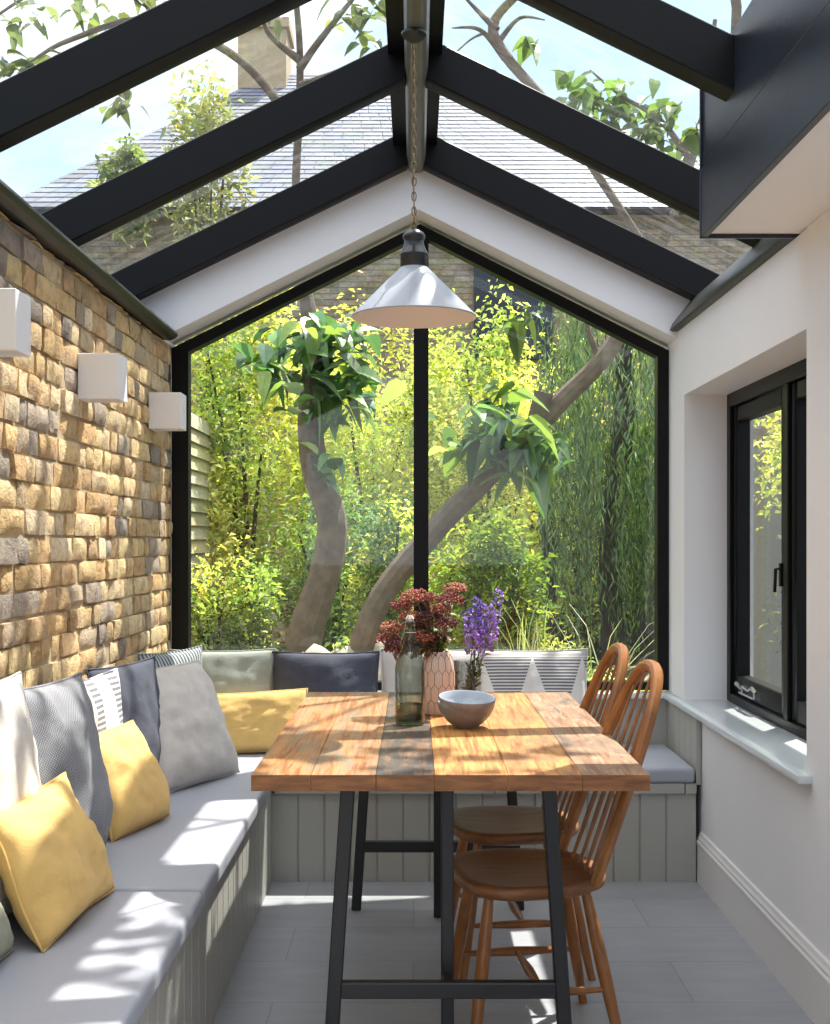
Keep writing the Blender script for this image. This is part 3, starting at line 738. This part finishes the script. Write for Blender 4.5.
sconce(4.96, 'white box wall light beside the gable window frame', s1)

# ------------------------------------------------------------------ garden
def jitter(c, k=.25, rg=rng): b = rg.uniform(1-k, 1+k); return (c[0]*b*rg.uniform(.9,1.1), c[1]*b, c[2]*b*rg.uniform(.8,1.2))
def foliage(mb, c, rad, n, size, cols, clumps=40, spread=.2, aspect=.5, droop=.3, rg=rng, big=False, up=.2):
    c = Vector(c); cc = []
    while len(cc) < clumps:
        u = Vector((rg.uniform(-1,1), rg.uniform(-1,1), rg.uniform(-1,1)))
        if u.length <= 1: cc.append((u, rg.choice(cols), rg.uniform(.65,1.25)))
    for i in range(n):
        u, col, b = rg.choice(cc)
        p = c + Vector((u.x*rad[0], u.y*rad[1], u.z*rad[2])) + Vector((rg.gauss(0,spread)*rad[0], rg.gauss(0,spread)*rad[1], rg.gauss(0,spread)*rad[2]))
        if p.z < .02: p.z = .02 + rg.random()*.1
        d = Vector((rg.gauss(0,1), rg.gauss(0,1), rg.gauss(up,.7))); L = size*rg.uniform(.6,1.3)
        cl = jitter(tuple(min(.9, x*b) for x in col), .25, rg)
        if big: mb.bigleaf(p, d, L, L*aspect, cl, rg.uniform(.2,.8))
        else: mb.leaf(p, d, L, L*aspect, cl, droop)

mb = MB(); mb.box(-40, 40, 5.45, 60, -.12, -.02); mb.box(1.40, 40, -4, 5.45, -.12, -.02); mb.box(-40, -1.40, -4, 5.45, -.12, -.02); mb.build('ground', M['soil'], kind='structure')

YG = [(.74,.72,.22),(.66,.68,.20),(.82,.80,.36),(.52,.58,.18)]
MG = [(.32,.44,.12),(.40,.52,.15),(.24,.34,.10),(.54,.60,.20)]
DG = [(.09,.14,.06),(.12,.18,.07),(.07,.11,.05),(.16,.22,.10)]
BG = [(.09,.19,.07),(.13,.25,.08),(.28,.40,.11),(.06,.13,.06),(.22,.32,.22),(.16,.24,.12)]

def bush(name, px, pyt, pyb, Y, wpx, n, size, cols, label, cat, mat='leaf', asp=.45, clumps=60, group=None, trunk=True, dep=None, up=.2, droop=.3):
    top = P(px, pyt, Y); bot = P(px, pyb, Y); rx = wpx/2/(F/Y); rz = (top.z - max(0, bot.z))/2; zc = top.z - rz
    r = thing(name, (top.x, Y, 0), label, cat, group); rg = random.Random(hash((px, pyt)) & 0xffff)
    if trunk:
        mb = MB()
        for k in range(5):
            a = rg.uniform(0, 6.28); q = Vector((top.x + math.cos(a)*rx*.5, Y + math.sin(a)*rx*.4, zc + rz*rg.uniform(0,.6)))
            mb.tube([(top.x + rg.uniform(-.06,.06), Y, 0), Vector((top.x, Y, zc*.5)).lerp(q, .4), q], [.03,.02,.008], 7)
        mb.build('branches', M['darkbark'], r, smooth=True)
    n, size = (int(n*1.6), size*.76) if Y < 13 else (n, size)
    mb = MB(); foliage(mb, (top.x, Y, zc), (rx*.85, (dep or rx*.7), rz*.85), n, size, cols, clumps, .16, asp, droop, rg, up=up)
    mb.build('foliage', M[mat], r); return r
# far greenery
bush('tree', 250, 250, 640, 11.5, 190, 6500, .10, YG+MG, 'sunlit yellow green tree beyond the fence side of the garden', 'tree', group=None)
bush('tree', 370, 300, 640, 12.2, 180, 6500, .10, YG+YG+MG, 'bright lime tree seen left of the black window post, behind the trunk', 'tree')
bush('tree', 490, 290, 640, 12.0, 190, 7000, .10, YG+YG+MG, 'bright lime tree seen right of the black window post', 'tree')
bush('tree', 590, 300, 700, 12.6, 170, 5000, .10, MG+DG+YG[:1], 'mid green tree behind the weeping foliage', 'tree')
bush('hedge', 330, 470, 720, 10.4, 130, 3500, .085, MG+BG, 'green hedge behind the pale curved trunk', 'hedge')
bush('hedge', 225, 540, 720, 9.3, 120, 2500, .08, MG+DG+YG[:2], 'loose hedge in front of the boarded fence', 'hedge', up=.8)
bush('hedge', 390, 470, 700, 9.8, 90, 2600, .08, YG[:2]+BG, 'leafy hedge behind the black window post', 'hedge')
# shrubs close by
bush('shrub', 490, 505, 720, 7.4, 125, 3200, .075, [(.20,.30,.05),(.30,.38,.06),(.12,.20,.04),(.42,.46,.08)], 'rounded sunlit green shrub under the leaning tree', 'shrub', asp=.42)
bush('shrub', 245, 612, 740, 7.0, 100, 1500, .06, [(.13,.17,.09),(.20,.24,.15),(.08,.11,.06)], 'low grey green shrub behind the sage cushion', 'shrub', asp=.4)
bush('shrub', 440, 570, 720, 8.2, 70, 1100, .07, MG, 'small green shrub behind the flower vases', 'shrub')
bush('shrub', 560, 640, 760, 6.9, 90, 1300, .07, YG[:2]+MG, 'low yellow green shrub behind the triangle cushion', 'shrub', asp=.25, up=1.2)
bush('shrub', 350, 630, 740, 7.0, 60, 700, .06, MG+DG, 'small dark shrub between the rocks', 'shrub')

# curved pale tree on the left with broad leaves
def branch(mb, pts, radii, n=6):
    out = []; rad = []
    pts = [Vector(p) for p in pts]
    for i in range(len(pts)-1):
        p0 = pts[max(0,i-1)]; p1 = pts[i]; p2 = pts[i+1]; p3 = pts[min(len(pts)-1,i+2)]
        for k in range(n):
            t = k/n; q = .5*((2*p1) + (p2-p0)*t + (2*p0-5*p1+4*p2-p3)*t*t + (3*p1-p0-3*p2+p3)*t**3)
            out.append(q); rad.append(radii[i]*(1-t) + radii[i+1]*t)
    out.append(pts[-1]); rad.append(radii[-1]); mb.tube(out, rad, 10)
T1 = thing('tree', (P(298,0,7.5).x, 7.5, 0), 'curved pale trunked tree with broad drooping leaves, left half of the window', 'tree')
mb = MB()
branch(mb, [P(296,757,7.5)-Vector((0,0,.05)), P(302,650,7.5), P(326,570,7.5), P(332,520,7.5), P(316,470,7.5), P(310,420,7.5), P(312,340,7.5), P(296,220,7.5), P(300,90,7.4), P(297,10,7.3), P(280,-120,7.2)], [.13,.11,.095,.09,.085,.075,.055,.026,.022,.018,.010])
branch(mb, [P(298,130,7.4), P(240,60,7.3), P(150,20,7.1), P(70,40,7.0), P(30,62,6.9)], [.03,.025,.02,.014,.006])
branch(mb, [P(200,42,7.2), P(120,-10,7.0), P(60,-20,6.9), P(-10,20,6.8)], [.02,.015,.012,.006])
branch(mb, [P(299,60,7.35), P(270,35,7.3), P(262,15,7.2)], [.025,.018,.006]); branch(mb, [P(299,70,7.35), P(320,40,7.3), P(360,-10,7.2)], [.025,.02,.01])
branch(mb, [P(300,85,7.35), P(340,70,7.3), P(380,50,7.2)], [.018,.012,.005])
mb.build('trunk', M['bark'], T1, smooth=True)
def bigcluster(mb, px, py, Y, rpx, n, L=.14, cols=BG, asp=.62, seed=0, zs=.7):
    rg = random.Random(seed + int(px*7+py)); s = F/Y; r_ = rpx/s
    foliage(mb, P(px, py, Y), (r_, r_, r_*zs), n, L, cols, 14, .22, asp, .5, rg, big=True, up=-.1)
mb = MB()
for a in [(312,356,7.4,52,80,.17),(272,372,7.3,30,22,.17),(352,378,7.5,36,34,.17),(325,335,7.4,36,28,.16),(300,395,7.3,30,18,.16),(335,400,7.4,30,14,.15),(320,465,7.3,22,10,.17)]: bigcluster(mb, *a)
for a in [(60,78,7.0,30,26,.13),(25,82,6.9,26,24,.13),(110,85,7.05,25,18,.12),(90,5,7,24,16,.12),(20,10,6.8,30,18,.12),(350,20,7.2,34,30,.12),(375,55,7.2,18,12,.11),(262,14,7.2,14,6,.11),(150,10,7.1,20,10,.12)]: bigcluster(mb, *a, cols=[(.15,.2,.08),(.2,.25,.1),(.1,.14,.06)])
mb.build('foliage', M['bigleaf'], T1)
# leaning tree
T2 = thing('tree', (P(352,0,7.0).x, 7.0, 0), 'tree leaning across the window to the upper right with a sawn stub', 'tree')
mb = MB()
branch(mb, [P(330,770,7.0), P(372,616,7.0), P(430,536,7.0), P(482,482,7.0), P(532,432,7.0), P(560,402,7.0), P(612,346,7.0), P(660,250,7.0), P(700,130,7.0), P(715,20,7.0)], [.075,.07,.066,.062,.06,.055,.05,.03,.02,.012])
mb.tube([P(536,428,7.0), P(544,392,6.97)], [.06,.055], 10); mb.tube([P(598,358,7.0), P(588,330,7.0), P(585,300,7.0)], [.02,.015,.01], 8)
branch(mb, [P(655,262,7.0), P(560,120,7.2), P(505,55,7.3), P(495,20,7.4), P(535,-20,7.4)], [.022,.026,.032,.03,.018])
branch(mb, [P(505,58,7.3), P(480,30,7.35), P(452,28,7.4)], [.025,.012,.004]); branch(mb, [P(497,30,7.35), P(475,8,7.4), P(460,-8,7.4)], [.022,.012,.005])
branch(mb, [P(484,33,7.35), P(470,40,7.3), P(448,60,7.3)], [.01,.006,.003]); branch(mb, [P(500,40,7.35), P(520,18,7.3), P(545,20,7.3)], [.018,.01,.004])
branch(mb, [P(690,160,7.0), P(660,120,6.95), P(620,95,6.9), P(590,70,6.9)], [.02,.016,.01,.004]); branch(mb, [P(680,190,7.0), P(640,150,6.9), P(660,110,6.9)], [.015,.01,.004])
branch(mb, [P(700,130,7.0), (1.75,6.8,4.2), (1.2,6.0,4.8), (.4,5.2,5.0), (-.4,4.7,5.1)], [.03,.028,.022,.014,.006])
branch(mb, [(1.2,6.0,4.8), (.9,5.0,4.9), (.9,4.3,5.0)], [.018,.012,.005]); branch(mb, [(.8,5.6,4.9), (.1,5.9,5.2), (-.6,5.7,5.2)], [.016,.011,.005])
mb.build('trunk', M['bark'], T2, smooth=True)
mb = MB()
for a in [(500,428,6.85,44,50,.17),(470,432,6.85,36,34,.17),(530,455,6.85,32,36,.17),(510,400,6.9,22,12,.15),(545,440,6.8,20,14,.16)]: bigcluster(mb, *a)
for a in [(580,90,6.9,24,22,.12),(620,100,6.9,28,30,.12),(655,115,6.95,28,30,.12),(690,140,7.0,26,24,.12),(600,120,6.9,22,16,.11),(640,140,6.9,22,16,.11),(535,40,7.3,12,6,.14),(690,375,7,20,10,.12),(525,275,7.2,14,8,.13),(520,320,7.2,16,8,.15)]: bigcluster(mb, *a, cols=[(.12,.2,.06),(.16,.26,.07),(.09,.14,.05)])
rg = random.Random(11)
for k in range(30):
    foliage(mb, (rg.uniform(-.9, 1.6), rg.uniform(4.1, 6.2), rg.uniform(4.6, 5.3)), (.22, .22, .12), 9, .13, [(.12,.2,.06),(.16,.26,.07)], 4, .3, .6, .5, rg, big=True)
mb.build('foliage', M['bigleaf'], T2)
# weeping foliage on the right
W = thing('weeping_tree', (1.5, 9.4, 0), 'dark weeping tree with hanging strands on the right of the garden', 'tree')
mb = MB(); branch(mb, [(1.55,9.6,0),(1.50,9.6,1.2),(1.6,9.5,2.4),(1.5,9.4,3.4)], [.10,.09,.08,.05]); branch(mb, [(1.0,9.9,0),(1.06,9.9,1.0),(1.0,9.8,2.2)], [.07,.06,.04]); mb.build('trunk', M['darkbark'], W, smooth=True)
mb = MB(); rg = random.Random(5)
for k in range(420):
    x0 = rg.uniform(.95, 2.3); y0 = 8.9 + rg.random()*1.3; z0 = rg.uniform(1.6, 3.3) - abs(x0-1.5)*.2; L = rg.uniform(.5, 1.5)
    b = rg.uniform(.6, 1.3); z = z0
    while z > max(.35, z0 - L):
        for q in range(2):
            mb.leaf((x0+rg.gauss(0,.02), y0+rg.gauss(0,.03), z), Vector((rg.gauss(0,.35), rg.gauss(0,.35), -1)), rg.uniform(.07,.13), .014, jitter(tuple(c*b for c in rg.choice([(.13,.22,.08),(.09,.16,.07),(.20,.28,.10),(.07,.12,.06)])), .25, rg), 0)
        z -= .06
mb.build('foliage', M['darkleaf'], W)
# ornamental grass
def grass(name, x, y, n, h, spread, label, cols, seed, wide=.008):
    r = thing(name, (x, y, 0), label, 'grass'); rg = random.Random(seed); mb = MB()
    for k in range(n):
        a = rg.uniform(0, 6.28); hh = h*rg.uniform(.6, 1.1); sp = spread*rg.uniform(.2, 1)
        b0 = Vector((x + rg.gauss(0,.05), y + rg.gauss(0,.05), 0)); dr = Vector((math.cos(a), math.sin(a), 0)); sd = Vector((-dr.y, dr.x, 0)); c = jitter(rg.choice(cols), .2, rg)
        pts = [b0 + dr*sp*t*t + Vector((0,0,hh*(t - .28*t**3))) for t in (0,.25,.5,.75,1)]; ws = [wide,wide,wide*.8,wide*.5,.001]
        vs = [p + sd*w for p, w in zip(pts, ws)] + [p - sd*w for p, w in zip(pts, ws)]
        mb.add(vs, [(i, i+1, 6+i, 5+i) for i in range(4)], 0, c)
    mb.build('blades', M['leaf'], r)
grass('grass_tuft', .82, 6.6, 260, .85, .55, 'yellow green grass tuft outside behind the chairs', YG+MG, 1)
grass('grass_tuft', 1.22, 6.8, 200, .75, .5, 'pale grass tuft outside below the weeping tree', YG+MG, 2)
grass('grass_tuft', .62, 6.9, 60, 1.25, .5, 'tall thin arching grass outside behind the triangle cushion', [(.45,.42,.25),(.3,.34,.15)], 3, .005)
grass('grass_tuft', 1.0, 6.7, 26, 1.25, .85, 'sparse arching grass stalks in front of the dark trees', [(.55,.52,.4),(.4,.42,.25)], 4, .005)
# rocks
for i, (px, py, Y, sz) in enumerate([(322,652,6.8,.13),(350,645,7.0,.12),(378,640,7.1,.11),(300,660,6.7,.10),(365,662,6.6,.12)]):
    p = P(px, py, Y); bm = bmesh.new(); bmesh.ops.create_icosphere(bm, subdivisions=3, radius=1)
    hz = p.z
    for v in bm.verts:
        k = 1 + .35*noise.noise(v.co*1.3 + Vector((i*5,0,0))); v.co = Vector((v.co.x*sz*k*1.4, v.co.y*sz*k, hz/2 + v.co.z*(hz/2+.02)*k))
    me = bpy.data.meshes.new('rock'); bm.to_mesh(me); bm.free(); me.materials.append(M['stone'])
    for pl in me.polygons: pl.use_smooth = True
    o = bpy.data.objects.new('rock', me); C.objects.link(o); o.location = (p.x, p.y, 0); tag(o, 'sandy garden rock at the foot of the trees', 'rock', 'rocks behind the back bench cushions')
# fences
fr = thing('fence', (-1.85, 9.5, 0), 'weathered horizontal board fence along the left of the garden', 'fence')
mb = MB(); z = .05
while z < 2.3:
    y = 6.2
    while y < 14.5:
        L = 1.8; c = jitter((.46,.40,.26), .2); mb.add([(-1.85,y,z),(-1.85,y+L-.01,z),(-1.85,y+L-.01,z+.12),(-1.85,y,z+.12),(-1.82,y,z-.01),(-1.82,y+L-.01,z-.01)], [(0,1,2,3),(4,5,2,3),(0,1,5,4)], 0, c); y += L
    z += .115
mb.build('boards', M['fence'], fr)
for y in (6.2, 8, 9.8, 11.6, 13.4):
    mb = MB(); mb.box(-1.95, -1.86, y-.05, y+.05, 0, 2.4, 0, (.3,.26,.18)); mb.build('post', M['fence'], fr)
fr = thing('fence', (1.8, 12.9, 0), 'dark close-boarded fence behind the weeping tree', 'fence'); mb = MB()
for k in range(48):
    x = .4 + k*.1; mb.box(x, x+.096, 12.9+(k%2)*.015, 12.93, 0, 2.0+.01*math.sin(k), 0, jitter((.05,.045,.04), .25))
mb.build('boards', M['fence'], fr)
# garden wall seen through the casement, with a flowering shrub
fr = thing('fence', (2.75, 5.5, 0), 'grey boarded fence outside the casement window', 'fence'); mb = MB()
for k in range(60):
    y = 2.0 + k*.15; mb.box(2.75, 2.78, y, y+.146, 0, 2.05, 0, jitter((.36,.36,.36), .12))
mb.build('boards', M['fence'], fr)
sh = thing('shrub', (2.2, 6.6, 0), 'shrub with white blossoms outside the casement window', 'shrub'); mb = MB(); rg = random.Random(3)
mb.tube([(2.2,6.6,0),(2.22,6.6,.8),(2.2,6.6,1.8)], [.03,.02,.01], 8); mb.build('branches', M['darkbark'], sh, smooth=True)
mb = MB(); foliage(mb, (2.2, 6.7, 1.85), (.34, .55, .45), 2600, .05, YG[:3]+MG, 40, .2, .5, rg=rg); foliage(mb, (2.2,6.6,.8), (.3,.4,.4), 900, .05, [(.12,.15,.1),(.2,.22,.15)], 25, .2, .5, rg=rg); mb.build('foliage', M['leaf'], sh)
mb = MB()
for k in range(9):
    c = Vector((2.1+rg.uniform(-.2,.2), 6.3+rg.uniform(-.3,.4), 1.25+rg.uniform(-.45,.25)))
    for q in range(50):
        mb.leaf(c + Vector((rg.gauss(0,.04), rg.gauss(0,.04), rg.gauss(0,.025))), Vector((rg.gauss(0,1), rg.gauss(0,1), 1)), .03, .025, (.75,.76,.7), 0)
mb.build('blossom', M['petal'], sh)
# house at the end of the garden
hs_ = thing('house', (0, 16, 0), 'brick house with a hipped slate roof at the end of the garden', 'house')
mb = MB(); mb.box(-4.9, 4.7, 16, 24, 0, 5.46, 0)
zz = 0
while zz < 5.4:
    x = -4.9 + (.11 if int(zz*10) % 2 else 0)
    while x < 4.68:
        mb.add([(x,15.985,zz),(min(4.7,x+.215),15.985,zz),(min(4.7,x+.215),15.985,zz+.065),(x,15.985,zz+.065)], [(0,1,2,3)], 1, jitter((.33,.28,.21), .3)); x += .225
    zz += .0755
mb.build('wall', [M['mortar'], M['brick']], hs_)
mb = MB(); mb.box(.75, 1.75, 15.9, 15.98, 3.6, 5.2, 0); mb.build('window', M['navy'], hs_)
mb = MB(); ea = [(-5.2,15.7,5.46),(5.0,15.7,5.46),(5.0,24.3,5.46),(-5.2,24.3,5.46)]; rd = [(-2.3,20,8.75),(1.2,20,8.75)]
mb.add(ea + rd, [(0,1,5,4),(1,2,5),(2,3,4,5),(3,0,4)], 0, (.12,.13,.16))
e0, e1, r0, r1 = map(Vector, (ea[0], ea[1], rd[0], rd[1]))
n_ = 34
for k in range(n_):
    a0, b0 = e0.lerp(r0, k/n_), e1.lerp(r1, k/n_); a1, b1 = e0.lerp(r0, (k+1.1)/n_), e1.lerp(r1, (k+1.1)/n_); m_ = max(1, int((b0-a0).length/.28))
    for j in range(m_):
        up = Vector((0,-.016,.024)); up2 = Vector((0,-.010,.015))
        mb.add([a0.lerp(b0, j/m_)+up, a0.lerp(b0, (j+.97)/m_)+up, a1.lerp(b1, (j+.97)/m_)+up2, a1.lerp(b1, j/m_)+up2], [(0,1,2,3)], 0, jitter((.15,.17,.21), .22))
mb.build('roof', M['slate'], hs_)
mb = MB(); mb.box(-2.75, -2.0, 19.4, 20.2, 8.0, 9.35, 0); mb.box(-2.8, -1.95, 19.35, 20.25, 9.25, 9.4, 0); mb.build('chimney', M['mortar'], hs_)
# ivy-covered tree between house and garden, at the left through the roof
bush('tree', 205, 62, 300, 14.6, 90, 1500, .13, [(.36,.38,.17),(.28,.32,.13),(.44,.45,.24)], 'tall pale green tree in front of the slate roof and chimney', 'tree', mat='leaf')
bush('creeper', 128, 140, 240, 15.2, 76, 1100, .14, [(.2,.27,.1),(.3,.34,.14)], 'tall climber at the slate roof edge, seen through the roof glass', 'climber', trunk=False)

# ------------------------------------------------------------------ light, sky, camera
sun = bpy.data.lights.new('sun', 'SUN'); sun.energy = 7.5; sun.angle = R(.6); sun.color = (1, .95, .86)
so_ = bpy.data.objects.new('sun', sun); C.objects.link(so_); so_.location = (4, 8, 12)
so_.rotation_euler = Vector((.31, .395, 1.0)).to_track_quat('Z', 'Y').to_euler()
w = bpy.data.worlds.new('sky'); bpy.context.scene.world = w; w.use_nodes = True; nt = w.node_tree; nt.nodes.clear()
t = NT.__new__(NT); t.nt = nt; t.out = nt.nodes.new('ShaderNodeOutputWorld')
v = t.coord('Generated'); x, y, z = t.xyz(v)
sky = t.mix(t.m('POWER', t.m('MAXIMUM', z, 0), .5), (.47, .56, .68), (.30, .44, .64))
cl = t.noise(t.mapping(v, (1, 1, 2.2)), 3.2, 7, .6)
sky = t.mix(t.ramp(cl, [(.44, (0,0,0)), (.62, (1,1,1))]), sky, (.66, .68, .72))
sky = t.mix(t.ramp(z, [(.55, (0,0,0)), (.85, (1,1,1))]), sky, (1.35, 1.35, 1.38))  # sky overhead, out of view, made brighter to light the room through the roof
sky = t.mix(t.m('LESS_THAN', z, -.02), sky, (.22, .22, .18))
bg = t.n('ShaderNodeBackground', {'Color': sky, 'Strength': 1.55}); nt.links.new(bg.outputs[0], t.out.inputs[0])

cam = bpy.data.cameras.new('camera'); co = bpy.data.objects.new('camera', cam); C.objects.link(co)
co.location = (0, 0, EYE); co.rotation_euler = (R(90), 0, 0)
cam.sensor_fit = 'AUTO'; cam.sensor_width = 36; cam.lens = 36*F/1024
cam.shift_y = 28/1024; cam.clip_end = 200
sc = bpy.context.scene; sc.camera = co
sc.view_settings.view_transform = 'Standard'; sc.view_settings.look = 'None'; sc.view_settings.exposure = .62
sc.cycles.use_denoising = True; sc.cycles.max_bounces = 10; sc.cycles.transparent_max_bounces = 16; sc.cycles.diffuse_bounces = 5
sc.cycles.sample_clamp_indirect = 8; sc.cycles.caustics_reflective = False; sc.cycles.caustics_refractive = False
